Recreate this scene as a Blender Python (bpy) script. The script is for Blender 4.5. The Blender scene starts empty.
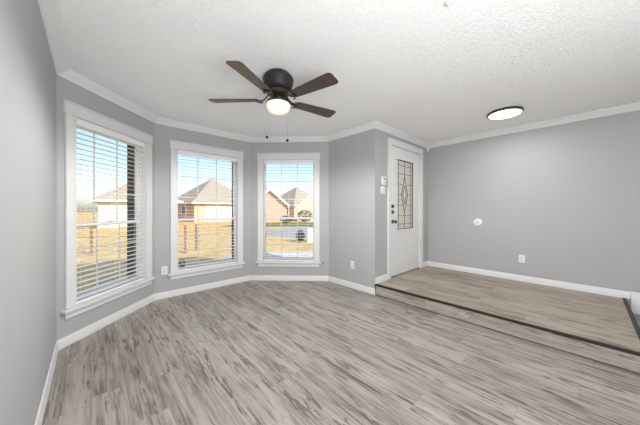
import bpy, bmesh, math, random
from mathutils import Vector, Matrix
S = bpy.context.scene
COL = S.collection
PI = math.pi

# ------------------------------------------------------------------ camera, world, sun, lights, exposure
EYE = 1.23
cam = bpy.data.objects.new('camera', bpy.data.cameras.new('camera'))
COL.objects.link(cam)
cam.location = (0, 0, EYE); cam.rotation_euler = (PI/2, 0, 0)
cam.data.sensor_width = 36; cam.data.lens = 246.65/640*36
cam.data.shift_y = -2.76/640
cam.data.clip_start = 0.02; cam.data.clip_end = 500
S.camera = cam

world = bpy.data.worlds.new('sky'); S.world = world; world.use_nodes = True
wn = world.node_tree.nodes; wl = world.node_tree.links
sky = wn.new('ShaderNodeTexSky'); sky.sky_type = 'NISHITA'
sky.sun_disc = False; sky.sun_elevation = math.radians(42); sky.sun_rotation = math.radians(150)
sky.air_density = 1.0; sky.dust_density = 1.6; sky.ozone_density = 1.2
wl.new(sky.outputs[0], wn['Background'].inputs[0]); wn['Background'].inputs[1].default_value = 0.1

def lamp(name, kind, loc, energy, rot=(0, 0, 0), color=(1, 1, 1), **kw):
    l = bpy.data.lights.new(name, kind); l.energy = energy; l.color = color
    for k, v in kw.items(): setattr(l, k, v)
    o = bpy.data.objects.new(name, l); COL.objects.link(o); o.location = loc; o.rotation_euler = rot
    return o
sunv = Vector((0.80, -0.60, 0.58))                       # towards the sun: behind the house, to the right
sun = lamp('sun', 'SUN', (0, 0, 20), 2.6, color=(1, .93, .82), angle=math.radians(1))
sun.rotation_euler = sunv.to_track_quat('Z', 'Y').to_euler()

S.view_settings.view_transform = 'Standard'; S.view_settings.look = 'None'
S.view_settings.gamma = 1; S.view_settings.use_curve_mapping = False
S.view_settings.exposure = 1.26

# ------------------------------------------------------------------ room plan
YAW = math.radians(42.883)
def dv(a): return Vector((math.cos(a), math.sin(a)))
U = dv(YAW); V = dv(YAW + PI/2)
A = Vector((-2.296, 2.149))
B = A + 1.204*dv(YAW + PI/4)
C_ = B + 1.412*U
D = C_ + 1.368*dv(YAW - PI/4)
E_ = D - 0.947*V
F = E_ + 1.734*U
RIGHT_END = F - 5.6*V
LEFT_END = A - (A.dot(V) - RIGHT_END.dot(V))*V
H_CEIL = 2.48; H_CROWN = 2.407; H_PLAT = 0.156
PLAT_LEN = 2.40
PTS = [LEFT_END, A, B, C_, D, E_, F, RIGHT_END]
NAMES = ['left', 'bay_left', 'bay_middle', 'bay_right', 'bay_return', 'entry', 'right', 'back']

# added area fills out of view behind the camera, to brighten walls and ceiling
cu = (LEFT_END + RIGHT_END)/2
def L3(p, z): return (p.x, p.y, z)
def aimed(name, p, z, energy, d, dz, sx, sy, color=(1, 1, 1)):
    o = lamp(name, 'AREA', L3(p, z), energy, shape='RECTANGLE', size=sx, size_y=sy, color=color)
    o.rotation_euler = Vector((-d.x, -d.y, -dz)).to_track_quat('Z', 'Y').to_euler()
    return o
def at(u, v): return U*u + V*v                          # the camera stands at u = 0, v = 0
aimed('fill_up_near', at(.40, -.85), .9, 16, V*.35, 1, .8, .8, (.96, .985, 1))  # added fill aimed up at the ceiling, no fixture here
aimed('fill_by_left_wall', at(-.14, -.50), 1.4, 22, U + V*.5, .25, 1.4, 1.8, (.96, .985, 1))  # added fill along the left wall, no window here
aimed('fill_low_back', at(.7, -2.5), .5, 20, V, .8, 1.6, .8, (.96, .985, 1))  # added low fill tilted up towards the bay

# ------------------------------------------------------------------ material helpers
def mat(name, col, rough=.5, metal=0, spec=.5, bump=None, vary=0, emit=None, estr=1):
    m = bpy.data.materials.new(name); m.use_nodes = True
    n = m.node_tree.nodes; l = m.node_tree.links; b = n['Principled BSDF']
    b.inputs['Base Color'].default_value = (*col, 1); b.inputs['Roughness'].default_value = rough
    b.inputs['Metallic'].default_value = metal; b.inputs['Specular IOR Level'].default_value = spec
    tc = n.new('ShaderNodeTexCoord')
    if vary:
        no = n.new('ShaderNodeTexNoise'); no.inputs['Scale'].default_value = 3 if vary < 1 else 20
        no.inputs['Detail'].default_value = 4
        l.new(tc.outputs['Object'], no.inputs['Vector'])
        mx = n.new('ShaderNodeMix'); mx.data_type = 'RGBA'
        v = vary % 1 if vary > 1 else vary
        mx.inputs[6].default_value = (*[c*(1 - v) for c in col], 1); mx.inputs[7].default_value = (*[min(1, c*(1 + v)) for c in col], 1)
        l.new(no.outputs['Fac'], mx.inputs[0]); l.new(mx.outputs[2], b.inputs['Base Color'])
    if bump:
        sc, st = bump
        no = n.new('ShaderNodeTexNoise'); no.inputs['Scale'].default_value = sc; no.inputs['Detail'].default_value = 3
        l.new(tc.outputs['Object'], no.inputs['Vector'])
        bp = n.new('ShaderNodeBump'); bp.inputs['Strength'].default_value = st; bp.inputs['Distance'].default_value = .002
        l.new(no.outputs['Fac'], bp.inputs['Height']); l.new(bp.outputs[0], b.inputs['Normal'])
    if emit:
        b.inputs['Emission Color'].default_value = (*emit, 1); b.inputs['Emission Strength'].default_value = estr
    return m

def ramp(n, stops):
    r = n.new('ShaderNodeValToRGB'); e = r.color_ramp.elements
    while len(e) > 1: e.remove(e[0])
    e[0].position = stops[0][0]; e[0].color = (*stops[0][1], 1)
    for p, c in stops[1:]:
        x = e.new(p); x.color = (*c, 1)
    return r

def plank_mat(name, width, length, tint=1.0, vertical=False, warm=0.0):
    m = bpy.data.materials.new(name); m.use_nodes = True
    n = m.node_tree.nodes; l = m.node_tree.links; b = n['Principled BSDF']
    tc = n.new('ShaderNodeTexCoord'); mp = n.new('ShaderNodeMapping'); mp.vector_type = 'POINT'
    mp.inputs['Rotation'].default_value = (0, 0, -(YAW + PI/2))
    l.new(tc.outputs['Object'], mp.inputs['Vector'])
    sp = n.new('ShaderNodeSeparateXYZ'); l.new(mp.outputs[0], sp.inputs[0])
    def M(op, a, b_=None, c=None):
        k = n.new('ShaderNodeMath'); k.operation = op
        for i, x in enumerate((a, b_, c)):
            if x is None: continue
            if isinstance(x, (int, float)): k.inputs[i].default_value = x
            else: l.new(x, k.inputs[i])
        return k.outputs[0]
    X = sp.outputs[0]; Y = sp.outputs[2] if vertical else sp.outputs[1]
    yr = M('DIVIDE', Y, width); row = M('FLOOR', yr)
    wr = n.new('ShaderNodeTexWhiteNoise'); wr.noise_dimensions = '1D'; l.new(row, wr.inputs['W'])
    xr = M('ADD', M('DIVIDE', X, length), M('MULTIPLY', wr.outputs['Value'], 7.3)); colm = M('FLOOR', xr)
    cb = n.new('ShaderNodeCombineXYZ'); l.new(row, cb.inputs[0]); l.new(colm, cb.inputs[1])
    wi = n.new('ShaderNodeTexWhiteNoise'); wi.noise_dimensions = '3D'; l.new(cb.outputs[0], wi.inputs['Vector'])
    pid = wi.outputs['Value']
    def noise(sx, sy, det, dist=0.0, off=31.0):
        c = n.new('ShaderNodeCombineXYZ')
        l.new(M('MULTIPLY', X, sx), c.inputs[0]); l.new(M('MULTIPLY', Y, sy), c.inputs[1]); l.new(M('MULTIPLY', pid, off), c.inputs[2])
        t = n.new('ShaderNodeTexNoise'); t.inputs['Scale'].default_value = 1; t.inputs['Detail'].default_value = det
        t.inputs['Distortion'].default_value = dist; t.inputs['Roughness'].default_value = .62
        l.new(c.outputs[0], t.inputs['Vector']); return t.outputs['Fac']
    g1 = noise(1.3, 36, 6, .9); g2 = noise(6, 75, 5, .5, 57); g3 = noise(1.4, 8.5, 4, 1.2, 11)
    v = M('ADD', M('ADD', M('MULTIPLY', g1, .46), M('MULTIPLY', g3, .32)), M('ADD', M('MULTIPLY', g2, .28), M('MULTIPLY', M('SUBTRACT', pid, .5), .07)))
    k = tint; w = warm
    cr = ramp(n, [(.40, (.135*k, (.110-.004*w)*k, (.090-.006*w)*k)), (.48, (.235*k, (.204-.006*w)*k, (.177-.012*w)*k)),
                  (.545, (.325*k, (.292-.006*w)*k, (.262-.015*w)*k)), (.66, (.405*k, (.368-.01*w)*k, (.334-.02*w)*k))])
    l.new(v, cr.inputs[0])
    # rustic dark checks and knots
    s1 = noise(4.5, 42, 4, .55, 91); s2 = noise(1.3, 6, 2, .3, 23)
    cl = n.new('ShaderNodeClamp'); l.new(M('MULTIPLY', M('MAXIMUM', M('SUBTRACT', s1, .55), 0), M('MULTIPLY', M('MAXIMUM', M('SUBTRACT', s2, .45), 0), 170)), cl.inputs[0])
    fy = M('FRACT', yr); fx = M('FRACT', xr)
    e1 = M('LESS_THAN', M('MINIMUM', fy, M('SUBTRACT', 1, fy)), .0018/width)
    e2 = M('LESS_THAN', M('MINIMUM', fx, M('SUBTRACT', 1, fx)), .0014/length)
    edge = M('MULTIPLY', M('MAXIMUM', e1, e2), .35)
    dark = M('MAXIMUM', M('MULTIPLY', cl.outputs[0], .72), edge)
    mx = n.new('ShaderNodeMix'); mx.data_type = 'RGBA'; mx.inputs[7].default_value = (.06*k, .052*k, .046*k, 1)
    l.new(dark, mx.inputs[0]); l.new(cr.outputs[0], mx.inputs[6]); l.new(mx.outputs[2], b.inputs['Base Color'])
    b.inputs['Roughness'].default_value = .36; b.inputs['Specular IOR Level'].default_value = .5
    bp = n.new('ShaderNodeBump'); bp.inputs['Strength'].default_value = .25; bp.inputs['Distance'].default_value = .0015
    l.new(M('SUBTRACT', v, dark), bp.inputs['Height']); l.new(bp.outputs[0], b.inputs['Normal'])
    return m

def ceiling_mat():
    m = mat('textured ceiling', (.93, .93, .92), .9, spec=.2)
    n = m.node_tree.nodes; l = m.node_tree.links; b = n['Principled BSDF']
    tc = n.new('ShaderNodeTexCoord')
    a = n.new('ShaderNodeTexNoise'); a.inputs['Scale'].default_value = 60; a.inputs['Detail'].default_value = 5; a.inputs['Roughness'].default_value = .6; a.inputs['Distortion'].default_value = .7
    l.new(tc.outputs['Object'], a.inputs['Vector'])
    r = ramp(n, [(.50, (0, 0, 0)), (.66, (1, 1, 1))]); l.new(a.outputs['Fac'], r.inputs[0])
    bp = n.new('ShaderNodeBump'); bp.inputs['Strength'].default_value = .55; bp.inputs['Distance'].default_value = .004
    l.new(r.outputs[0], bp.inputs['Height']); l.new(bp.outputs[0], b.inputs['Normal'])
    return m

def glass_mat(name, tint=(1, 1, 1), gloss=.06):
    m = bpy.data.materials.new(name); m.use_nodes = True
    n = m.node_tree.nodes; l = m.node_tree.links
    for x in list(n): n.remove(x)
    o = n.new('ShaderNodeOutputMaterial'); t = n.new('ShaderNodeBsdfTransparent'); t.inputs[0].default_value = (*tint, 1)
    g = n.new('ShaderNodeBsdfGlossy'); g.inputs['Roughness'].default_value = .02
    f = n.new('ShaderNodeLayerWeight'); f.inputs[0].default_value = .5
    p = n.new('ShaderNodeMath'); p.operation = 'POWER'; p.inputs[1].default_value = 5; l.new(f.outputs['Facing'], p.inputs[0])
    q = n.new('ShaderNodeMath'); q.operation = 'MULTIPLY_ADD'; q.inputs[1].default_value = .8; q.inputs[2].default_value = .03; l.new(p.outputs[0], q.inputs[0])
    mx = n.new('ShaderNodeMixShader'); l.new(q.outputs[0], mx.inputs[0]); l.new(t.outputs[0], mx.inputs[1]); l.new(g.outputs[0], mx.inputs[2])
    l.new(mx.outputs[0], o.inputs[0]); return m

def obscure_glass_mat():
    m = bpy.data.materials.new('obscure glass'); m.use_nodes = True
    n = m.node_tree.nodes; l = m.node_tree.links
    for x in list(n): n.remove(x)
    o = n.new('ShaderNodeOutputMaterial'); t = n.new('ShaderNodeBsdfTransparent'); t.inputs[0].default_value = (.95, .93, .88, 1)
    tr = n.new('ShaderNodeBsdfTranslucent'); tr.inputs[0].default_value = (.9, .87, .8, 1)
    d = n.new('ShaderNodeBsdfPrincipled'); d.inputs['Base Color'].default_value = (.80, .76, .69, 1); d.inputs['Roughness'].default_value = .15
    tc = n.new('ShaderNodeTexCoord'); no = n.new('ShaderNodeTexNoise'); no.inputs['Scale'].default_value = 60
    l.new(tc.outputs['Object'], no.inputs['Vector'])
    bp = n.new('ShaderNodeBump'); bp.inputs['Strength'].default_value = .5; bp.inputs['Distance'].default_value = .003
    l.new(no.outputs['Fac'], bp.inputs['Height']); l.new(bp.outputs[0], d.inputs['Normal'])
    m1 = n.new('ShaderNodeMixShader'); m1.inputs[0].default_value = .75; l.new(tr.outputs[0], m1.inputs[1]); l.new(d.outputs[0], m1.inputs[2])
    m2 = n.new('ShaderNodeMixShader'); m2.inputs[0].default_value = .92; l.new(t.outputs[0], m2.inputs[1]); l.new(m1.outputs[0], m2.inputs[2])
    l.new(m2.outputs[0], o.inputs[0]); return m

def brick_mat(name, c1, c2, mortar, rot=0.0):
    m = mat(name, c1, .85); n = m.node_tree.nodes; l = m.node_tree.links; b = n['Principled BSDF']
    tc = n.new('ShaderNodeTexCoord'); sp = n.new('ShaderNodeSeparateXYZ'); l.new(tc.outputs['Object'], sp.inputs[0])
    ad = n.new('ShaderNodeMath'); ad.operation = 'ADD'; l.new(sp.outputs[0], ad.inputs[0]); l.new(sp.outputs[1], ad.inputs[1])
    cb = n.new('ShaderNodeCombineXYZ'); l.new(ad.outputs[0], cb.inputs[0]); l.new(sp.outputs[2], cb.inputs[1])
    br = n.new('ShaderNodeTexBrick'); br.inputs['Scale'].default_value = 1
    br.inputs['Brick Width'].default_value = .21; br.inputs['Row Height'].default_value = .075; br.inputs['Mortar Size'].default_value = .008
    br.inputs['Color1'].default_value = (*c1, 1); br.inputs['Color2'].default_value = (*c2, 1); br.inputs['Mortar'].default_value = (*mortar, 1)
    l.new(cb.outputs[0], br.inputs['Vector']); l.new(br.outputs[0], b.inputs['Base Color'])
    return m

def ground_mat(name, stops, scale=6, rough=.95, big=.4):
    m = mat(name, stops[0][1], rough, spec=.15); n = m.node_tree.nodes; l = m.node_tree.links; b = n['Principled BSDF']
    tc = n.new('ShaderNodeTexCoord'); a = n.new('ShaderNodeTexNoise'); a.inputs['Scale'].default_value = scale; a.inputs['Detail'].default_value = 8; a.inputs['Roughness'].default_value = .7
    l.new(tc.outputs['Object'], a.inputs['Vector']); r = ramp(n, stops); l.new(a.outputs['Fac'], r.inputs[0]); l.new(r.outputs[0], b.inputs['Base Color'])
    return m

M = {
 'wall': mat('grey wall paint', (.435, .435, .44), .6, bump=(260, .12), spec=.3),
 'trim': mat('white trim paint', (.72, .72, .715), .38),
 'ceil': ceiling_mat(),
 'crown': mat('white crown paint', (.80, .80, .795), .5, spec=.3),
 'floor': plank_mat('grey oak planks', .18, 1.22, 1.06),
 'plat': plank_mat('grey oak planks on the step', .18, 1.22, 1.12, warm=2.2),
 'riser': plank_mat('grey oak riser board', .30, 1.8, 1.05, vertical=True, warm=.8),
 'edge': mat('dark bronze edge trim', (.028, .022, .016), .5, metal=.3, vary=.25),
 'edge2': mat('worn green grey edge trim', (.05, .054, .042), .6, metal=.2, vary=1.35),
 'vinyl': mat('white vinyl', (.82, .83, .83), .35),
 'blind': mat('white blind slat', (.91, .91, .90), .4),
 'cord': mat('white cord', (.85, .85, .84), .7),
 'glass': glass_mat('window glass'),
 'plastic': mat('white plastic', (.82, .82, .80), .35),
 'plastic2': mat('off white plastic', (.72, .72, .70), .4),
 'slot': mat('dark slot', (.03, .03, .03), .6),
 'screen': mat('grey display', (.30, .31, .31), .2),
 'door': mat('white door paint', (.74, .74, .73), .42),
 'scuff': mat('pale worn wood', (.46, .42, .37), .7, vary=1.2),
 'came': mat('dark lead came', (.05, .05, .05), .45, metal=.6),
 'oglass': obscure_glass_mat(),
 'bevel': mat('bevelled clear glass', (.80, .78, .72), .08, spec=.8),
 'nickel': mat('dark nickel', (.12, .115, .11), .3, metal=.9),
 'bronze': mat('oil rubbed bronze', (.016, .013, .012), .55, metal=.0),
 'bracket': mat('antique brass bronze', (.085, .07, .055), .30, metal=.9),
 'chain': mat('dark bead chain', (.008, .007, .006), .9, spec=.1),
 'blade': mat('walnut fan blade', (.062, .042, .040), .24, vary=1.3),
 'opal': mat('opal glass', (.85, .82, .72), .3, emit=(1, .91, .70), estr=.2),
 'diffuser': mat('lit diffuser', (.9, .9, .9), .4, emit=(1, .99, .96), estr=1.3),
 'rim': mat('dark rim', (.06, .058, .055), .4, metal=.5),
 'blue': mat('navy sticker', (.02, .03, .09), .5),
 'silver': mat('pale sticker print', (.45, .48, .55), .5),
 'darkbrick': brick_mat('dark brown brick', (.055, .028, .022), (.03, .020, .018), (.07, .06, .055)),
 'grass': ground_mat('dormant golden lawn', [(.30, (.42, .28, .09)), (.5, (.60, .43, .17)), (.68, (.70, .54, .27))], 2.2),
 'road': ground_mat('grey concrete street', [(.35, (.30, .30, .32)), (.65, (.40, .40, .42))], 3),
 'walk': ground_mat('pale concrete walk', [(.35, (.58, .57, .55)), (.65, (.68, .67, .65))], 4),
 'verge': ground_mat('green grass', [(.35, (.10, .13, .05)), (.65, (.22, .24, .10))], 3),
 'hbrick': brick_mat('pink brick', (.64, .37, .26), (.58, .33, .23), (.62, .50, .42)),
 'hwhite': mat('cream siding', (.62, .57, .46), .7),
 'shingle': ground_mat('grey tan shingles', [(.35, (.27, .245, .20)), (.65, (.38, .35, .285))], 9),
 'fascia': mat('cream fascia', (.82, .78, .68), .6),
 'pane': mat('dark window pane', (.10, .12, .14), .1),
 'wood': mat('weathered fence wood', (.24, .15, .08), .8, vary=1.3),
 'leaf': mat('dark evergreen leaf', (.045, .065, .03), .7, vary=1.4),
 'bark': mat('grey bark', (.18, .14, .11), .9),
 'utility': mat('white enamel', (.78, .78, .76), .4),
 'roofmat': mat('roof shingle', (.2, .18, .16), .9),
}

# ------------------------------------------------------------------ mesh helpers
class MB:
    def __init__(s): s.bm = bmesh.new()
    def box(s, x0, x1, y0, y1, z0, z1, T=None):
        vs = [Vector((x, y, z)) for z in (z0, z1) for x, y in ((x0, y0), (x1, y0), (x1, y1), (x0, y1))]
        if T: vs = [T @ v for v in vs]
        v = [s.bm.verts.new(q) for q in vs]
        for f in ((0, 3, 2, 1), (4, 5, 6, 7), (0, 1, 5, 4), (1, 2, 6, 5), (2, 3, 7, 6), (3, 0, 4, 7)): s.bm.faces.new([v[i] for i in f])
        return s
    def prism(s, poly, z0, z1):
        a = [s.bm.verts.new((p[0], p[1], z0)) for p in poly]; b = [s.bm.verts.new((p[0], p[1], z1)) for p in poly]
        s.bm.faces.new(a[::-1]); s.bm.faces.new(b)
        for i in range(len(poly)):
            j = (i + 1) % len(poly); s.bm.faces.new((a[i], a[j], b[j], b[i]))
        return s
    def loft(s, rings, cap=True, closed=True):
        R = [[s.bm.verts.new(p) for p in r] for r in rings]
        n = len(R[0])
        for a, b in zip(R, R[1:]):
            for i in range(n if closed else n - 1):
                j = (i + 1) % n; s.bm.faces.new((a[i], a[j], b[j], b[i]))
        if cap: s.bm.faces.new(R[0][::-1]); s.bm.faces.new(R[-1])
        return s
    def lathe(s, prof, seg=40, T=None):
        rings = []
        for r, z in prof:
            ring = [Vector((max(r, 1e-4)*math.cos(2*PI*i/seg), max(r, 1e-4)*math.sin(2*PI*i/seg), z)) for i in range(seg)]
            rings.append([T @ v for v in ring] if T else ring)
        return s.loft(rings)
    def tube(s, a, b, r, seg=8, r2=None):
        a = Vector(a); b = Vector(b); d = (b - a).normalized(); q = d.to_track_quat('Z', 'Y')
        rr = r if r2 is None else r2
        return s.loft([[a + q @ Vector((r*math.cos(2*PI*i/seg), r*math.sin(2*PI*i/seg), 0)) for i in range(seg)],
                       [b + q @ Vector((rr*math.cos(2*PI*i/seg), rr*math.sin(2*PI*i/seg), 0)) for i in range(seg)]])
    def build(s, name, m, parent=None, smooth=False, bevel=0, seg=2):
        bmesh.ops.recalc_face_normals(s.bm, faces=s.bm.faces)
        me = bpy.data.meshes.new(name); s.bm.to_mesh(me); s.bm.free()
        me.materials.append(M[m] if isinstance(m, str) else m)
        o = bpy.data.objects.new(name, me); COL.objects.link(o)
        if parent is not None: o.parent = parent
        if smooth:
            for p in me.polygons: p.use_smooth = True
            md = o.modifiers.new('wn', 'EDGE_SPLIT'); md.split_angle = math.radians(38)
        if bevel:
            md = o.modifiers.new('bevel', 'BEVEL'); md.width = bevel; md.segments = seg; md.limit_method = 'ANGLE'
        return o

def tag(o, label=None, cat=None, group=None, kind=None):
    if label: o['label'] = label
    if cat: o['category'] = cat
    if group: o['group'] = group
    if kind: o['kind'] = kind
    return o
def empty(name, loc=(0, 0, 0), rz=0):
    o = bpy.data.objects.new(name, None); COL.objects.link(o); o.location = loc; o.rotation_euler = (0, 0, rz); o.empty_display_size = .1
    return o
def struct(o): o['kind'] = 'structure'; return o
def ang(d): return math.atan2(d.y, d.x)
def frame(P, Q, s, z, y=0):
    """point at s along the wall P-Q, y metres outwards, and the wall's rotation; local -Y looks into the room"""
    d = (Q - P).normalized(); n = Vector((-d.y, d.x)); p = P + s*d + y*n
    return (p.x, p.y, z), ang(d)

# ------------------------------------------------------------------ room shell
N = len(PTS)
DIRS = [(PTS[(i + 1) % N] - PTS[i]).normalized() for i in range(N)]
OUT = [Vector((-d.y, d.x)) for d in DIRS]
def miter(i, off):
    """corner i of the plan moved outwards by off (mitred between the walls that meet there)"""
    n0 = OUT[i - 1]; n1 = OUT[i % N]; m = (n0 + n1)
    return PTS[i % N] + m*(off/ (1 + n0.dot(n1)))
def wall(i, name, m, o0, o1, z0, z1, opening=None, kind='structure', ztop=None):
    P, Q = PTS[i], PTS[(i + 1) % N]; d = DIRS[i]; n = OUT[i]
    a0, a1 = miter(i, o0), miter(i, o1); b0, b1 = miter((i + 1) % N, o0), miter((i + 1) % N, o1)
    mb = MB()
    if opening:
        s0, s1, h0, h1 = opening
        p0 = lambda s, o: P + d*s + n*o
        mb.prism([a0, p0(s0, o0), p0(s0, o1), a1], z0, z1)
        mb.prism([p0(s1, o0), b0, b1, p0(s1, o1)], z0, z1)
        if h0 > z0: mb.prism([p0(s0, o0), p0(s1, o0), p0(s1, o1), p0(s0, o1)], z0, h0)
        mb.prism([p0(s0, o0), p0(s1, o0), p0(s1, o1), p0(s0, o1)], h1, z1)
    else: mb.prism([a0, b0, b1, a1], z0, z1)
    return struct(mb.build(name, m))
WIN = {1: (.150, 1.048, .335, 2.095), 2: (.277, 1.177, .335, 2.095), 3: (.222, 1.122, .335, 2.095)}
DOOR = (.405, 1.425, H_PLAT, 2.262)
for i in range(N):
    op = WIN.get(i) or (DOOR if i == 5 else None)
    if op and i in WIN: op = (op[0] - .012, op[1] + .012, op[2] - .012, op[3] + .012)
    wall(i, 'wall_' + NAMES[i], 'wall', 0, .13, 0, H_CEIL + .02, op)
    if i in (0, 1, 2, 3, 4, 5): wall(i, 'wall_brick_' + NAMES[i], 'darkbrick', .131, .26, -.3, H_CEIL + .02, op)

struct(MB().prism([miter(i, 0) for i in range(N)], -.12, 0).build('floor', 'floor'))
struct(MB().prism([miter(i, .0) for i in range(N)], H_CEIL, H_CEIL + .12).build('ceiling', 'ceil'))
# outer roof with its eaves, out of view: added to block the sun
rf = MB(); outer = [miter(i, .62) for i in range(N)]
ridge = [miter(i, .62) for i in range(N)]
cen = (PTS[0] + PTS[7] + E_ + A)/4
rf.loft([[Vector((p.x, p.y, 2.50)) for p in outer], [Vector((p.x, p.y, 2.68)) for p in outer],
         [Vector(((p.x*.25 + cen.x*.75), (p.y*.25 + cen.y*.75), 3.95)) for p in outer]])
struct(rf.build('unseen_roof', 'roofmat'))

# crown moulding and baseboards: profiles swept wall by wall, mitred in the corners
CROWN = [(0, H_CEIL), (.078, H_CEIL), (.078, H_CEIL - .010), (.066, H_CEIL - .016), (.052, H_CEIL - .034), (.030, H_CEIL - .048), (.016, H_CEIL - .062), (.010, H_CEIL - .073), (0, H_CEIL - .073)]
BASE = [(0, 0), (.015, 0), (.015, .058), (.012, .064), (.012, .070), (.008, .078), (.006, .086), (0, .088)]
def sweep(i, prof, name, m, z=0, s0=None, s1=None):
    P = PTS[i]; d = DIRS[i]; n = OUT[i]
    r0 = []; r1 = []
    for off, h in prof:
        a = miter(i, -off) if s0 is None else P + d*s0 - n*off
        b = miter((i + 1) % N, -off) if s1 is None else P + d*s1 - n*off
        r0.append(Vector((a.x, a.y, z + h))); r1.append(Vector((b.x, b.y, z + h)))
    return struct(MB().loft([r0, r1]).build(name, m, smooth=True))
for i in range(7): sweep(i, CROWN, 'trim_crown_' + NAMES[i], 'crown')
for i in range(5): sweep(i, BASE, 'baseboard_' + NAMES[i], 'trim')
sweep(5, BASE, 'baseboard_entry', 'trim', H_PLAT, s1=DOOR[0] - .085)
sweep(5, BASE, 'baseboard_entry_corner', 'trim', H_PLAT, s0=DOOR[1] + .09)
sweep(6, BASE, 'baseboard_right', 'trim', H_PLAT, s1=PLAT_LEN + .04)
sweep(6, [(0, 0), (.018, 0), (.018, .235), (.010, .25), (0, .25)], 'baseboard_right_low', 'trim', 0, s0=PLAT_LEN + .045)
# small crown return block in the corner behind the door
cb = MB(); q = F - U*.030 - V*.030
cb.loft([[Vector((F.x, F.y, 2.41)), Vector(((F - U*.055).x, (F - U*.055).y, 2.41)), Vector(((F - U*.055 - V*.055).x, (F - U*.055 - V*.055).y, 2.41)), Vector(((F - V*.055).x, (F - V*.055).y, 2.41))],
         [Vector((F.x, F.y, 2.345)), Vector(((F - U*.018).x, (F - U*.018).y, 2.345)), Vector(((F - U*.018 - V*.018).x, (F - U*.018 - V*.018).y, 2.345)), Vector(((F - V*.018).x, (F - V*.018).y, 2.345))]])
struct(cb.build('trim_corner_block', 'crown'))

# raised entry floor, one step up
root = struct(empty('floor_raised_entry'))
e0 = E_ + U*.012; f0 = F; f1 = F - V*PLAT_LEN; e1 = E_ + U*.012 - V*PLAT_LEN
pf = MB().prism([e0, f0, f1, e1], 0.001, H_PLAT).build('raised_planks', 'plat', root)
rz = MB().prism([E_ - V*.012, e0 - V*.012, e1 + V*.01, E_ - V*(PLAT_LEN - .01)], .0, H_PLAT - .024).build('riser', 'riser', root)
random.seed(11); sc = MB(); axu = E_ - V*1.165               # pale worn patch on the riser
for (ds, dz, ra, rb) in ((-.030, .004, .022, .016), (.012, -.006, .026, .020), (.042, .010, .014, .010), (-.006, .026, .018, .009)):
    pts_ = []
    for k in range(9):
        q_ = random.uniform(.7, 1.1); aa = 2*PI*k/9
        p_ = axu - V*(ds + ra*q_*math.cos(aa)); pts_.append((p_.x, p_.y, .070 + dz + rb*q_*math.sin(aa)))
    o_ = U*.0008
    sc.loft([[Vector(p_) for p_ in pts_], [Vector((p_[0] - o_.x, p_[1] - o_.y, p_[2])) for p_ in pts_]])
sc.build('worn_patch', 'scuff', root)
ed = MB()
ed.prism([E_ - U*.014 - V*.0, e0 + U*.002, e1 + U*.002 - V*.004, E_ - U*.014 - V*(PLAT_LEN + .004)], H_PLAT - .020, H_PLAT + .004)
ed.prism([E_ - U*.006 - V*.001, e0, e0 - V*.016, E_ - U*.006 - V*.016], 0, H_PLAT - .02)
ed.prism([E_ - U*.003 - V*.016, e0 - V*.016, e1, E_ - U*.003 - V*PLAT_LEN], 0, .006)
ed.build('front_edge_trim', 'edge', root, bevel=.003)
ed = MB()
ed.prism([e1 - U*.02 + V*.024, f1 + V*.024 - U*.02, f1 - V*.008 - U*.02, e1 - V*.008 - U*.026], H_PLAT - .002, H_PLAT + .007)
ed.prism([e1 - U*.02, f1 - U*.02, f1 - V*.010 - U*.02, e1 - V*.010 - U*.02], 0.002, H_PLAT)
ed.build('side_edge_trim', 'edge2', root, bevel=.003)

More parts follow.
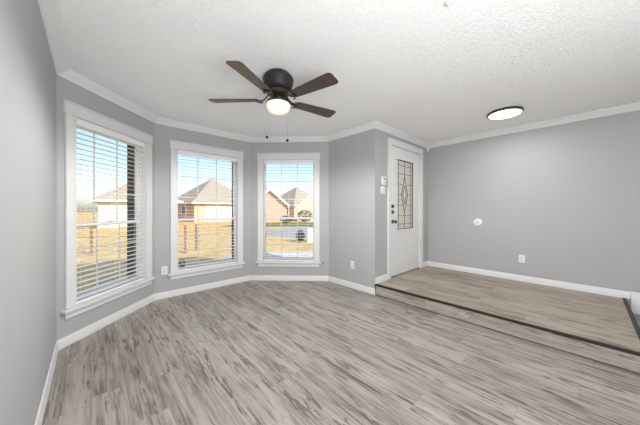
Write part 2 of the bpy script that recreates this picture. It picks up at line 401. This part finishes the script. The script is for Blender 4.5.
# ------------------------------------------------------------------ windows
def make_window(idx, i):
    s0, s1, z0, z1 = WIN[i]; w = s1 - s0
    loc, a = frame(PTS[i], PTS[(i + 1) % N], (s0 + s1)/2, 0)
    r = struct(empty('window_%d' % idx, loc, a)); h = w/2
    c = MB()                                             # casing: two legs and a header with a cap
    cw = .088
    for sg in (-1, 1):
        x0, x1 = sorted((sg*(h - .004), sg*(h + cw)))
        c.box(x0, x1, -.016, 0, z0, z1 + .004)
        xa, xb = sorted((sg*(h + cw - .022), sg*(h + cw)))
        c.box(xa, xb, -.023, -.016, z0, z1 + .004)
        xa, xb = sorted((sg*(h - .004), sg*(h + .010)))
        c.box(xa, xb, -.020, -.016, z0, z1 + .004)
    c.box(-h - cw - .008, h + cw + .008, -.022, 0, z1 + .0041, z1 + .104)
    c.box(-h - cw - .014, h + cw + .014, -.032, 0, z1 + .104, z1 + .118)
    c.box(-h - cw - .008, h + cw + .008, -.026, -.022, z1 + .0041, z1 + .014)
    c.build('casing', 'trim', r, bevel=.003)
    st = MB().box(-h - cw - .032, h + cw + .032, -.050, .0, z0 - .030, z0 - .002)
    st.box(-h - .0, h + .0, -.0, .10, z0 - .012, z0 - .001)
    st.build('stool', 'trim', r, bevel=.004)
    MB().box(-h - cw + .002, h + cw - .002, -.018, 0, z0 - .092, z0 - .031).build('apron', 'trim', r, bevel=.004)
    j = MB()
    j.box(-h - .012, -h, .0, .129, z0, z1).box(h, h + .012, .0, .129, z0, z1).box(-h - .012, h + .012, 0.0, .129, z1 + .0005, z1 + .012)
    j.build('jamb', 'trim', r)
    zm = 1.075
    def sash(name, y0, y1, a0, a1, rail_lo, rail_hi, st=.020):
        m = MB()
        m.box(-h + .006, -h + .006 + st, y0, y1, a0, a1).box(h - .006 - st, h - .006, y0, y1, a0, a1)
        m.box(-h + .006 + st, h - .006 - st, y0, y1, a0, a0 + rail_lo).box(-h + .006 + st, h - .006 - st, y0, y1, a1 - rail_hi, a1)
        o = m.build(name, 'vinyl', r)
        gx0 = -h + .006 + st; gx1 = -gx0; gz0 = a0 + rail_lo; gz1 = a1 - rail_hi; yc = (y0 + y1)/2
        gg = MB()
        for k in (1, 2):
            x = gx0 + (gx1 - gx0)*k/3; gg.box(x - .0045, x + .0045, yc - .006, yc + .006, gz0, gz1)
            z = gz0 + (gz1 - gz0)*k/3; gg.box(gx0, gx1, yc - .0055, yc + .0055, z - .0045, z + .0045)
        gg.build('muntins', 'vinyl', o)
        MB().box(gx0, gx1, yc - .0015, yc + .0015, gz0, gz1).build('glass', 'glass', o)
    fr = MB()
    fr.box(-h, -h + .006, .065, .128, z0, z1).box(h - .006, h, .065, .128, z0, z1).box(-h + .006, h - .006, .065, .128, z1 - .012, z1).box(-h + .006, h - .006, .065, .128, z0, z0 + .012)
    fr.build('outer_frame', 'vinyl', r)
    sash('upper_sash', .099, .125, zm - .012, z1 - .012, .034, .03)
    sash('lower_sash', .068, .094, z0 + .012, zm + .024, .045, .036)
    MB().box(-.03, .03, .055, .068, zm + .024, zm + .034).build('sash_lock', 'plastic2', r)
    return r
for idx, i in ((1, 1), (2, 2), (3, 3)): make_window(idx, i)

def make_blind(i, label):
    s0, s1, z0, z1 = WIN[i]; w = s1 - s0 - .012
    loc, a = frame(PTS[i], PTS[(i + 1) % N], (s0 + s1)/2, 0, .031)
    r = empty('window_blind', loc, a)
    tag(r, label, 'blind', 'blinds in the bay windows')
    h = w/2; top = z1 - .001
    MB().box(-h, h, -.026, .026, top - .042, top).build('headrail', 'blind', r, bevel=.002)
    MB().box(-h, h, -.031, -.0262, top - .062, top - .0).build('valance', 'blind', r, bevel=.003)
    sl = MB(); z = z0 + .048; tilt = math.radians(2)
    while z < top - .055:
        rings = []
        for x in (-h, h):
            ring = []
            for yy, zz in ((-.024, 0), (0, .0016), (.024, 0), (.024, -.0013), (0, .0003), (-.024, -.0013)):
                ring.append(Vector((x, yy*math.cos(tilt) - zz*math.sin(tilt), z + yy*math.sin(tilt) + zz)))
            rings.append(ring)
        sl.loft(rings); z += .0495
    sl.build('slats', 'blind', r)
    MB().box(-h, h, -.025, .025, z0 + .002, z0 + .020).build('bottom_rail', 'blind', r, bevel=.003)
    for x in (-h + .11, 0, h - .11):
        MB().tube((x, -.0272, z0 + .02), (x, -.0272, top - .06), .0012, 5).tube((x, .0272, z0 + .02), (x, .0272, top - .042), .0012, 5).build('ladder_cord', 'cord', r)
    return r
make_blind(1, 'white horizontal slat blind in the bay window beside the plain left wall')
make_blind(2, 'white horizontal slat blind in the middle bay window, blue sticker at its lower corner')
make_blind(3, 'white horizontal slat blind in the bay window straight ahead, houses across the street behind it')

# ------------------------------------------------------------------ entry door
loc, a = frame(E_, F, (DOOR[0] + DOOR[1])/2, H_PLAT)
dr = struct(empty('door_1', loc, a)); hw = (DOOR[1] - DOOR[0])/2; dh = DOOR[3] - H_PLAT
c = MB()
for sg in (-1, 1):
    x0, x1 = sorted((sg*(hw - .012), sg*(hw + .078))); c.box(x0, x1, -.018, 0, 0, dh - .01)
    xa, xb = sorted((sg*(hw + .058), sg*(hw + .078))); c.box(xa, xb, -.024, -.018, 0, dh - .01)
c.box(-hw - .078, hw + .078, -.018, 0, dh - .0099, dh + .084).box(-hw - .078, hw + .078, -.025, -.018, dh + .062, dh + .084)
c.build('casing', 'trim', dr, bevel=.003)
MB().box(-hw, -hw + .018, .0, .129, 0, dh).box(hw - .018, hw, .0, .129, 0, dh).box(-hw + .018, hw - .018, 0, .129, dh - .018, dh).build('jamb', 'trim', dr)
MB().box(-hw + .018, hw - .018, -.004, .129, .0, .018).build('threshold', 'plat', dr, bevel=.003)
sw = hw - .022; sh0, sh1 = .022, dh - .022
gx0, gx1, gz0, gz1 = -.300, .268, .745, 1.905      # lite, local coordinates
y0, y1 = .012, .056
sl = MB()
sl.box(-sw, gx0, y0, y1, sh0, sh1).box(gx1, sw, y0, y1, sh0, sh1).box(gx0, gx1, y0, y1, sh0, gz0).box(gx0, gx1, y0, y1, gz1, sh1)
for x0, x1 in ((-.37, -.035), (.035, .37)):          # two raised panels low on the door
    z0_, z1_ = .15, .60
    sl.loft([[(x0, y0 + .001, z0_), (x1, y0 + .001, z0_), (x1, y0 + .001, z1_), (x0, y0 + .001, z1_)],
             [(x0 + .006, y0 - .003, z0_ + .006), (x1 - .006, y0 - .003, z0_ + .006), (x1 - .006, y0 - .003, z1_ - .006), (x0 + .006, y0 - .003, z1_ - .006)],
             [(x0 + .016, y0 + .0, z0_ + .016), (x1 - .016, y0 + .0, z0_ + .016), (x1 - .016, y0 + .0, z1_ - .016), (x0 + .016, y0 + .0, z1_ - .016)],
             [(x0 + .05, y0 - .002, z0_ + .05), (x1 - .05, y0 - .002, z0_ + .05), (x1 - .05, y0 - .002, z1_ - .05), (x0 + .05, y0 - .002, z1_ - .05)]])
slab = sl.build('door_slab', 'door', dr)
fr = MB(); fw = .030
for x0, x1, z0_, z1_ in ((gx0 - fw, gx0 + .006, gz0 - fw, gz1 + fw), (gx1 - .006, gx1 + fw, gz0 - fw, gz1 + fw), (gx0 + .006, gx1 - .006, gz0 - fw, gz0 + .006), (gx0 + .006, gx1 - .006, gz1 - .006, gz1 + fw)):
    fr.box(x0, x1, y0 - .012, y0 + .0, z0_, z1_)
fr.build('lite_frame', 'door', slab, bevel=.004)
MB().box(gx0, gx1, .028, .034, gz0, gz1).build('leaded_glass', 'oglass', slab)
cm = MB()
def bar(x0, z0_, x1, z1_, t=.0032, yy=.022):
    cm.tube((x0, yy, z0_), (x1, yy, z1_), t, 6)
gw = gx1 - gx0; gh = gz1 - gz0; xc = (gx0 + gx1)/2; zc = gz0 + gh*.50
bx0, bx1 = gx0 + .085, gx1 - .085
for x in (gx0 + .008, gx1 - .008): bar(x, gz0 + .008, x, gz1 - .008, .007)
for z in (gz0 + .008, gz1 - .008): bar(gx0 + .008, z, gx1 - .008, z, .007)
for x in (bx0, bx1): bar(x, gz0 + .01, x, gz1 - .01)
for t in (.08, .20, .35, .65, .80, .92): 
    z = gz0 + gh*t
    if t in (.35, .65): bar(gx0, z, bx0, z); bar(bx1, z, gx1, z); bar(bx0, z, xc - .05, z, .003); bar(xc + .05, z, bx1, z, .003)
    else: bar(gx0, z, gx1, z)
bar(xc, gz0, xc, zc - .30); bar(xc, zc + .30, xc, gz1)
for rx, rz_ in ((.105, .30), (.055, .155)):           # central diamonds
    q = [(xc, zc - rz_), (xc + rx, zc), (xc, zc + rz_), (xc - rx, zc)]
    for k in range(4): bar(*q[k], *q[(k + 1) % 4], .0045)
bar(xc - .105, zc, bx0, zc); bar(xc + .105, zc, bx1, zc)
cm.build('lead_came', 'came', slab)
dm = MB()
for k, (ox, oz) in enumerate(((0, .078), (0, -.078), (.03, 0), (-.03, 0))):
    rr = .022 if oz else .018; rzz = .055 if oz else .05
    dm.loft([[(xc + ox, .024, zc + oz - rzz), (xc + ox + rr, .024, zc + oz), (xc + ox, .024, zc + oz + rzz), (xc + ox - rr, .024, zc + oz)],
             [(xc + ox, .018, zc + oz - rzz*.6), (xc + ox + rr*.5, .018, zc + oz), (xc + ox, .018, zc + oz + rzz*.6), (xc + ox - rr*.5, .018, zc + oz)]])
dm.build('bevelled_diamonds', 'bevel', slab)
RX = Matrix.Rotation(PI/2, 4, 'X')                    # lathe axis +z -> -y, towards the room
def on_door(x, z): return Matrix.Translation((x, y0, z)) @ RX
for z in (1.128, 1.036):
    k = MB().lathe([(.030, 0), (.030, .008), (.024, .016), (.0, .016)], 24, on_door(-.425, z)).build('deadbolt', 'nickel', slab, smooth=True)
    MB().box(-.428, -.422, y0 - .034, y0 - .016, z - .018, z + .018).build('thumb_turn', 'nickel', k, bevel=.002)
kb = MB().lathe([(.033, 0), (.033, .006), (.020, .012), (.011, .020), (.011, .036), (.022, .044), (.029, .056), (.028, .066), (.018, .074), (0, .076)], 28, on_door(-.420, .885)).build('door_knob', 'nickel', slab, smooth=True)

# ------------------------------------------------------------------ ceiling fan
FX, FY = -.387, 2.288
fan = empty('ceiling_fan', (FX, FY, H_CEIL))
tag(fan, 'dark bronze flush ceiling fan with four walnut blades and a round light', 'ceiling fan')
MB().lathe([(.110, 0), (.118, -.010), (.134, -.030), (.140, -.042), (.141, -.054), (.137, -.062), (.134, -.090), (.124, -.118), (.108, -.138), (.085, -.150), (0, -.150)], 56).build('motor_housing', 'bronze', fan, smooth=True)
MB().lathe([(.085, -.149), (.096, -.158), (.098, -.182), (.084, -.198), (.060, -.210), (.050, -.226), (.066, -.238), (.104, -.252), (.110, -.266), (.108, -.272), (0, -.272)], 48).build('light_fitter', 'bracket', fan, smooth=True)
MB().lathe([(.106, -.270), (.110, -.285), (.108, -.305), (.096, -.328), (.070, -.347), (.036, -.357), (0, -.359)], 48).build('globe', 'opal', fan, smooth=True)
pitch = math.radians(11); zb = -.232
for k in range(4):
    an = math.radians(178 + 72*k)
    R = Matrix.Rotation(an, 4, 'Z')
    T = Matrix.Translation((0, 0, zb)) @ R @ Matrix.Rotation(-pitch, 4, 'X')
    outl = []
    w0, w1, r0, r1 = .050, .070, .185, .637
    def arc(cx, cy, r, a0, a1, n=6): return [(cx + r*math.cos(math.radians(a0 + (a1 - a0)*t/n)), cy + r*math.sin(math.radians(a0 + (a1 - a0)*t/n))) for t in range(n + 1)]
    outl += arc(r0 + .02, -w0 + .02, .02, 180, 270); outl += arc(r1 - .034, -w1 + .034, .034, 270, 360)
    outl += arc(r1 - .034, w1 - .034, .034, 0, 90); outl += arc(r0 + .02, w0 - .02, .02, 90, 180)
    bl = MB().loft([[T @ Vector((x, y, -.003)) for x, y in outl], [T @ Vector((x, y, .003)) for x, y in outl]]).build('blade', 'blade', fan, bevel=.0015)
    br = MB()
    # iron: arm from the motor, a forked scroll and a plate under the blade
    pts = [(.080, 0, .055), (.105, 0, .030), (.130, 0, .004), (.165, 0, -.009), (.205, 0, -.010)]
    hw_ = [.016, .012, .011, .022, .030]
    rings = []
    for (x, y, z), q in zip(pts, hw_):
        rings.append([T @ Vector((x, -q, z - .004)), T @ Vector((x, q, z - .004)), T @ Vector((x, q, z + .004)), T @ Vector((x, -q, z + .004))])
    br.loft(rings)
    for sg in (-1, 1):
        prev = None
        for t in range(7):
            aa = t/6*PI; p = T @ Vector((.165 + .045*math.sin(aa)*.8 - .012*t/6, sg*(.012 + .034*(1 - math.cos(aa))/2), -.012))
            if prev is not None: br.tube(prev, p, .005, 6)
            prev = p
        br.lathe([(.007, -.005), (.007, .0), (0, .001)], 10, T @ Matrix.Translation((.215, sg*.022, -.006)) @ Matrix.Rotation(PI, 4, 'X'))
    br.build('blade_bracket', 'bracket', fan, smooth=True)
for (ox, oy, z0_, z1_, r) in ((-.098, -.030, -.262, -.572, .0135), (.090, -.045, -.262, -.607, .013)):
    MB().tube((ox, oy, z0_), (ox, oy, z1_), .0008, 5).build('pull_chain', 'chain', fan)
    MB().lathe([(0, r*1.1), (r*.5, r), (r*.9, r*.5), (r, 0), (r*.85, -r*.6), (r*.4, -r*.95), (0, -r)], 16, Matrix.Translation((ox, oy, z1_ - r*.9))).build('chain_pull', 'chain', fan, smooth=True)
gl = lamp('fan_globe_light', 'SPOT', (FX, FY, H_CEIL - .388), 44, color=(1, .985, .95), shadow_soft_size=.035, spot_size=math.radians(179), spot_blend=.35)

# ------------------------------------------------------------------ flush ceiling light
LX, LY = 2.362, 3.152
cl = empty('ceiling_light', (LX, LY, H_CEIL))
tag(cl, 'round flush ceiling light with dark rim over the raised entry floor', 'ceiling light')
MB().lathe([(.170, 0), (.186, -.004), (.190, -.018), (.186, -.030), (.172, -.032), (.172, -.020), (0, -.020)], 56).build('rim', 'rim', cl, smooth=True)
MB().lathe([(.171, -.0205), (.171, -.034), (.150, -.042), (.10, -.047), (0, -.049)], 56).build('diffuser', 'diffuser', cl, smooth=True)
lamp('entry_light', 'AREA', (LX, LY, H_CEIL - .055), 6, shape='DISK', size=.34, color=(1, .98, .95))

# small cap on the ceiling at the top edge of the view
hk = empty('ceiling_hook', (.775, 1.485, H_CEIL))
tag(hk, 'small grey ceiling hook cap on the textured ceiling', 'hook')
MB().lathe([(.026, 0), (.026, -.006), (.016, -.014), (0, -.016)], 24).build('cap', 'plastic2', hk, smooth=True)
MB().tube((0, 0, -.012), (0, 0, -.030), .004, 8).build('hook_pin', 'plastic2', hk)

# ------------------------------------------------------------------ wall plates
def outlet(P, Q, s, z, label):
    loc, a = frame(P, Q, s, z); r = empty('wall_outlet', loc, a); tag(r, label, 'outlet', 'wall outlets')
    MB().box(-.036, .036, -.006, 0, -.058, .058).build('cover_plate', 'plastic', r, bevel=.003)
    for sg in (-1, 1):
        f = MB().lathe([(.0175, 0), (.0175, .0095), (.016, .0102), (0, .0102)], 24, Matrix.Translation((0, 0, sg*.0215)) @ RX).build('receptacle', 'plastic2', r, smooth=True)
        MB().box(-.008, -.005, -.0108, -.0100, sg*.0215 - .003, sg*.0215 + .008).box(.005, .008, -.0108, -.0100, sg*.0215 - .003, sg*.0215 + .008).box(-.002, .002, -.0108, -.0100, sg*.0215 - .011, sg*.0215 - .007).build('slots', 'slot', f)
    MB().lathe([(.0035, .0062), (.003, .0075), (0, .0078)], 10, RX).build('screw', 'plastic2', r)
    return r
outlet(D, E_, .529, .366, 'white duplex outlet on the pale wall between the bay and the step')
outlet(B, C_, .118, .385, 'white duplex outlet close beside the casing of the middle bay window')
outlet(F, RIGHT_END, 1.422, .494, 'white duplex outlet low on the long grey wall over the raised floor')

loc, a = frame(F, RIGHT_END, .845, 1.02); r = empty('round_wall_plate', loc, a)
tag(r, 'round white plate on the long grey wall over the raised floor', 'wall plate')
MB().lathe([(.062, 0), (.062, .006), (.055, .012), (.040, .014), (.034, .009), (.030, .009), (0, .009)], 40, RX).build('plate', 'plastic', r, smooth=True)
MB().lathe([(.020, .009), (.020, .016), (.014, .022), (0, .023)], 24, RX).build('centre_button', 'plastic2', r, smooth=True)

loc, a = frame(E_, F, .212, 1.665); r = empty('alarm_keypad', loc, a)
tag(r, 'white alarm keypad on the wall beside the entry door, upper of two', 'keypad')
MB().box(-.045, .045, -.026, 0, -.062, .062).build('body', 'plastic', r, bevel=.005)
MB().box(-.030, .030, -.0275, -.0262, .015, .045).build('display', 'screen', r)
kk = MB()
for ix in range(3):
    for iz in range(3): kk.box(-.030 + ix*.022, -.014 + ix*.022, -.029, -.0262, -.045 + iz*.018, -.034 + iz*.018)
kk.build('keys', 'plastic2', r)
loc, a = frame(E_, F, .205, 1.525); r = empty('light_switch', loc, a)
tag(r, 'white double switch plate below the keypad beside the entry door', 'light switch')
MB().box(-.058, .058, -.007, 0, -.058, .058).build('switch_plate', 'plastic', r, bevel=.003)
for x in (-.024, .024): MB().box(x - .016, x + .016, -.012, -.0072, -.032, .032).build('rocker', 'plastic2', r, bevel=.002)

# security sticker on the middle window glass, lower corner
s0, s1, z0, z1 = WIN[2]
loc, a = frame(B, C_, s0 + .082, .437, .064); r = empty('security_sticker', loc, a)
tag(r, 'dark blue octagonal security sticker on the middle bay window glass', 'sticker')
oc = [(math.cos(PI/8 + k*PI/4), math.sin(PI/8 + k*PI/4)) for k in range(8)]
MB().loft([[(x*.060, .002, z*.060) for x, z in oc], [(x*.060, 0, z*.060) for x, z in oc]]).build('sticker_face', 'blue', r)
rg = MB()
for k in range(8):
    a0, a1 = oc[k], oc[(k + 1) % 8]; rg.loft([[(a0[0]*.052, -.0006, a0[1]*.052), (a1[0]*.052, -.0006, a1[1]*.052), (a1[0]*.046, -.0006, a1[1]*.046), (a0[0]*.046, -.0006, a0[1]*.046)],
                                              [(a0[0]*.052, -.0016, a0[1]*.052), (a1[0]*.052, -.0016, a1[1]*.052), (a1[0]*.046, -.0016, a1[1]*.046), (a0[0]*.046, -.0016, a0[1]*.046)]])
rg.build('sticker_border', 'silver', r)
MB().box(-.030, .030, -.0016, -.0004, -.004, .006).box(-.018, .018, -.0016, -.0004, .014, .022).box(-.016, .016, -.0016, -.0004, -.022, -.014).build('sticker_print', 'silver', r)

# short black cable tip at the end of the right bay window's stool
loc, a = frame(C_, D, WIN[3][1] + .118, .318); r = MB()
r.tube((0, -.012, -.02), (.014, -.022, .0), .004, 6).tube((.014, -.022, 0), (.036, -.012, .006), .004, 6).tube((.036, -.012, .006), (.052, -.003, -.010), .004, 6)
cbl = r.build('cable_end', 'slot'); cbl.location = loc; cbl.rotation_euler = (0, 0, a)
tag(cbl, 'short black cable tip at the sill end of the bay window straight ahead', 'cable')

# ------------------------------------------------------------------ outdoors
G = -.30
def gpatch(name, poly, z, m): return struct(MB().prism(poly, z - .2, z).build(name, m))
gpatch('ground_lawn', [(-150, -30), (120, -30), (120, 200), (-150, 200)], G, 'grass')
gpatch('street', [(3 + 8.6*math.cos(t*PI/24), 17.2 + 4.1*math.sin(t*PI/24)) for t in range(48)], G + .012, 'road')
gpatch('curb_walk', [(-2.9, 5.0), (4, 5.0), (4, 8.9), (-3.0, 8.9)], G + .02, 'walk')
gpatch('verge', [(-9, 22.3), (20, 22.3), (20, 29), (-9, 29)], G + .016, 'verge')

def house(name, corner, a, wx, wy, eave, peak, wallmat, label, ridge=0.0, group=None):
    """hip roofed house: CORNER is its nearest corner, front wall runs WX along angle a, left wall WY"""
    r = empty(name, (corner[0], corner[1], G), math.radians(a)); tag(r, label, 'house', group)
    e = eave - G; p = peak - G
    MB().box(0, wx, 0, wy, 0, e).build('walls', wallmat, r)
    o = .45
    rr = MB().loft([[(-o, -o, e - .05), (wx + o, -o, e - .05), (wx + o, wy + o, e - .05), (-o, wy + o, e - .05)],
               [(-o, -o, e + .02), (wx + o, -o, e + .02), (wx + o, wy + o, e + .02), (-o, wy + o, e + .02)],
               [(wx/2 - ridge, wy/2 - .05, p), (wx/2 + ridge + .02, wy/2 - .05, p), (wx/2 + ridge + .02, wy/2 + .05, p), (wx/2 - ridge, wy/2 + .05, p)]]).build('roof', 'shingle', r)
    f = MB()
    for x0, x1, y0, y1 in ((-o - .03, wx + o + .03, -o - .03, -o), (-o - .03, wx + o + .03, wy + o, wy + o + .03), (-o - .03, -o, -o, wy + o), (wx + o, wx + o + .03, -o, wy + o)):
        f.box(x0, x1, y0, y1, e - .14, e + .03)
    f.build('fascia', 'fascia', r)
    return r
def hwin(r, x, z, w, h, front=True, m='pane'):
    """a window or door on the front (front) or left wall of a house"""
    T = Matrix() if front else Matrix.Rotation(-PI/2, 4, 'Z') 
    def bx(mb, x0, x1, y0, y1, z0, z1):
        if front: mb.box(x0, x1, y0, y1, z0, z1)
        else: mb.box(y0, y1, x0, x1, z0, z1)
        return mb
    f = MB(); t = .08
    bx(f, x - t, x + w + t, -.05, .0, z - t, z); bx(f, x - t, x + w + t, -.05, .0, z + h, z + h + t); bx(f, x - t, x, -.05, 0, z, z + h); bx(f, x + w, x + w + t, -.05, 0, z, z + h)
    o = f.build('window_frame', 'fascia', r)
    bx(MB(), x, x + w, -.02, .0, z, z + h).build('pane', m, o)
def gable_wing(r, x, w, d, e, p, m='hbrick'):
    """a gable fronted wing in front of the house, with a pale rake board"""
    MB().loft([[(x, -d, 0), (x + w, -d, 0), (x + w, -d, e), (x + w/2, -d, p), (x, -d, e)], [(x, .3, 0), (x + w, .3, 0), (x + w, .3, e), (x + w/2, .3, p), (x, .3, e)]]).build('wing_wall', m, r)
    sl = (p - e)/(w/2); o = .35; t = .12
    q = [(x - o, e - sl*o), (x + w/2, p), (x + w + o, e - sl*o)]
    rings = []
    for y in (-d - .3, .3):
        rings.append([(q[0][0], y, q[0][1]), (q[1][0], y, q[1][1]), (q[2][0], y, q[2][1]), (q[2][0], y, q[2][1] + t), (q[1][0], y, q[1][1] + t*1.2), (q[0][0], y, q[0][1] + t)])
    MB().loft(rings).build('wing_roof', 'shingle', r)
    rk = []
    for y in (-d - .34, -d - .301):
        rk.append([(q[0][0], y, q[0][1] - .16), (q[1][0], y, q[1][1] - .2), (q[2][0], y, q[2][1] - .16), (q[2][0], y, q[2][1] + t), (q[1][0], y, q[1][1] + t*1.2), (q[0][0], y, q[0][1] + t)])
    MB().loft(rk).build('rake_board', 'fascia', r)

h1 = house('neighbour_house', (-18.0, 20.0), 40, 5.6, 5.6, 2.02, 4.25, 'hwhite', 'cream house with a hip roof seen through the bay window beside the left wall')
hwin(h1, .9, 0.0, 3.8, 2.0, True, 'hwhite')
h2 = house('neighbour_house', (-15.3, 30.0), 50, 8.4, 8.0, 2.1, 5.75, 'hbrick', 'brick house with a tall hip roof seen through the middle bay window')
hwin(h2, 1.4, 0.0, 4.9, 2.15, True, 'hwhite'); hwin(h2, 2.5, .9, 1.2, 1.1, False)
h3 = house('neighbour_house', (-4.6, 44.0), 48, 9.0, 8.6, 2.0, 5.9, 'hbrick', 'pink brick house with dark hip roof across the street, straight ahead')
hwin(h3, 1.2, .9, 1.4, 1.2, True); hwin(h3, 1.6, .8, 1.6, 1.3, False)
h4 = house('neighbour_house', (-7.9, 31.0), 6, 3.4, 1.6, 1.6, 2.2, 'hbrick', 'low brick house with a pale gable, left neighbour of the hip roofed house straight ahead')
gable_wing(h4, -.3, 4.0, .8, 2.3, 4.1); hwin(h4, 3.0, .9, .9, 1.2, True)
h5 = house('neighbour_house', (-2.6, 33.5), -4, 6.6, 4.0, 2.0, 3.0, 'hwhite', 'cream gabled house, right neighbour of the hip roofed house straight ahead')
gable_wing(h5, -.3, 5.2, .8, 1.9, 4.1, 'hwhite')

# trees and shrubs
random.seed(5)
def shrub(name, x, y, rx, rz_, label, n=420, cat='shrub', base=G, trunk=0.0):
    r = empty(name, (x, y, base)); tag(r, label, cat)
    mb = MB()
    for k in range(n):
        th = random.uniform(0, 2*PI); ph = math.acos(random.uniform(-1, 1)); q = random.uniform(.55, 1)**.5
        c = Vector((rx*q*math.sin(ph)*math.cos(th), rx*q*math.sin(ph)*math.sin(th), trunk + rz_ + rz_*q*math.cos(ph)))
        sz = random.uniform(.05, .10)*(1 + rx)*.8
        R = Matrix.Rotation(random.uniform(0, 6.3), 3, 'Z') @ Matrix.Rotation(random.uniform(-1.2, 1.2), 3, 'X')
        v = [mb.bm.verts.new(c + R @ Vector(p)) for p in ((-sz, 0, 0), (0, -sz*.5, 0), (sz, 0, sz*.2), (0, sz*.5, 0))]
        mb.bm.faces.new(v)
    mb.build('foliage', 'leaf', r)
    st = MB()
    for k in range(5):
        a_ = k*2*PI/5; st.tube((0, 0, -.05), (rx*.4*math.cos(a_), rx*.4*math.sin(a_), trunk + rz_*1.1), .03 + rx*.01, 6, .012)
    st.build('stems', 'bark', r)
shrub('shrub', -6.9, 28.0, .8, .5, 'round dark shrub by the brick wall of the low gabled house')
shrub('shrub', -3.9, 28.4, .7, .45, 'dark shrub in front of the hip roofed house straight ahead')
shrub('shrub', -1.9, 30.6, 1.0, .75, 'largest dark shrub, in front of the cream gabled house')
shrub('bare_shrub', -.92, 11.6, .19, .30, 'small dark shrub on the near lawn beside a white utility box', 260)
ub = empty('utility_box', (-.36, 11.7, G)); tag(ub, 'white utility box on the lawn beside a small dark shrub', 'utility box')
MB().box(-.24, .24, -.2, .2, 0, .58).build('cabinet', 'utility', ub, bevel=.02)
MB().box(-.26, .26, -.22, .22, .58, .64).build('lid', 'utility', ub, bevel=.02)

def bare_tree(x, y, h, label, seed):
    random.seed(seed); r = empty('bare_tree', (x, y, G)); tag(r, label, 'tree')
    t = MB().tube((0, 0, -.1), (0, 0, h*.38), h*.028, 8, h*.018); t.build('trunk', 'bark', r)
    mb = MB()
    def br(p, d, l, rad, dep):
        q = p + d*l; mb.tube(p, q, rad, 4, rad*.6)
        if dep == 0: return
        for _ in range(3):
            nd = (d + Vector((random.uniform(-.7, .7), random.uniform(-.7, .7), random.uniform(-.1, .5)))).normalized()
            br(q, nd, l*random.uniform(.6, .8), rad*.6, dep - 1)
    for _ in range(4):
        d = Vector((random.uniform(-.7, .7), random.uniform(-.7, .7), 1)).normalized(); br(Vector((0, 0, h*.36)), d, h*.2, h*.012, 4)
    mb.build('branches', 'bark', r)
bare_tree(-11.0, 46, 7.0, 'bare grey tree rising behind the low gabled brick house', 3)

# rail fence on the lawn in front of the bay
fn = empty('rail_fence', (0, 0, G)); tag(fn, 'thin brown wooden rail fence on the golden lawn', 'fence')
fp = [(-11.2, 7.6), (-9.4, 7.9), (-7.6, 8.2), (-6.1, 8.45), (-4.75, 8.7), (-4.62, 9.2)]
for k, (x, y) in enumerate(fp): MB().box(x - .03, x + .03, y - .03, y + .03, -.1, .98).build('post', 'wood', fn)
for k in range(4):
    p, q = fp[k], fp[k + 1]
    for z in (.30, .62, .92): MB().tube((p[0], p[1], z), (q[0], q[1], z), .010, 6).build('rail', 'wood', fn)
# board fence further back
bf = empty('board_fence', (-27.5, 19, G), math.radians(14)); tag(bf, 'brown board fence beside the cream house', 'fence')
m_ = MB()
for k in range(48): m_.box(k*.15, k*.15 + .14, -.01, .01, .03, 1.7 + .03*(k % 2))
m_.build('boards', 'wood', bf); MB().box(0, 7.2, .012, .05, .3, .4).box(0, 7.2, .012, .05, 1.3, 1.4).build('backing_rail', 'wood', bf)
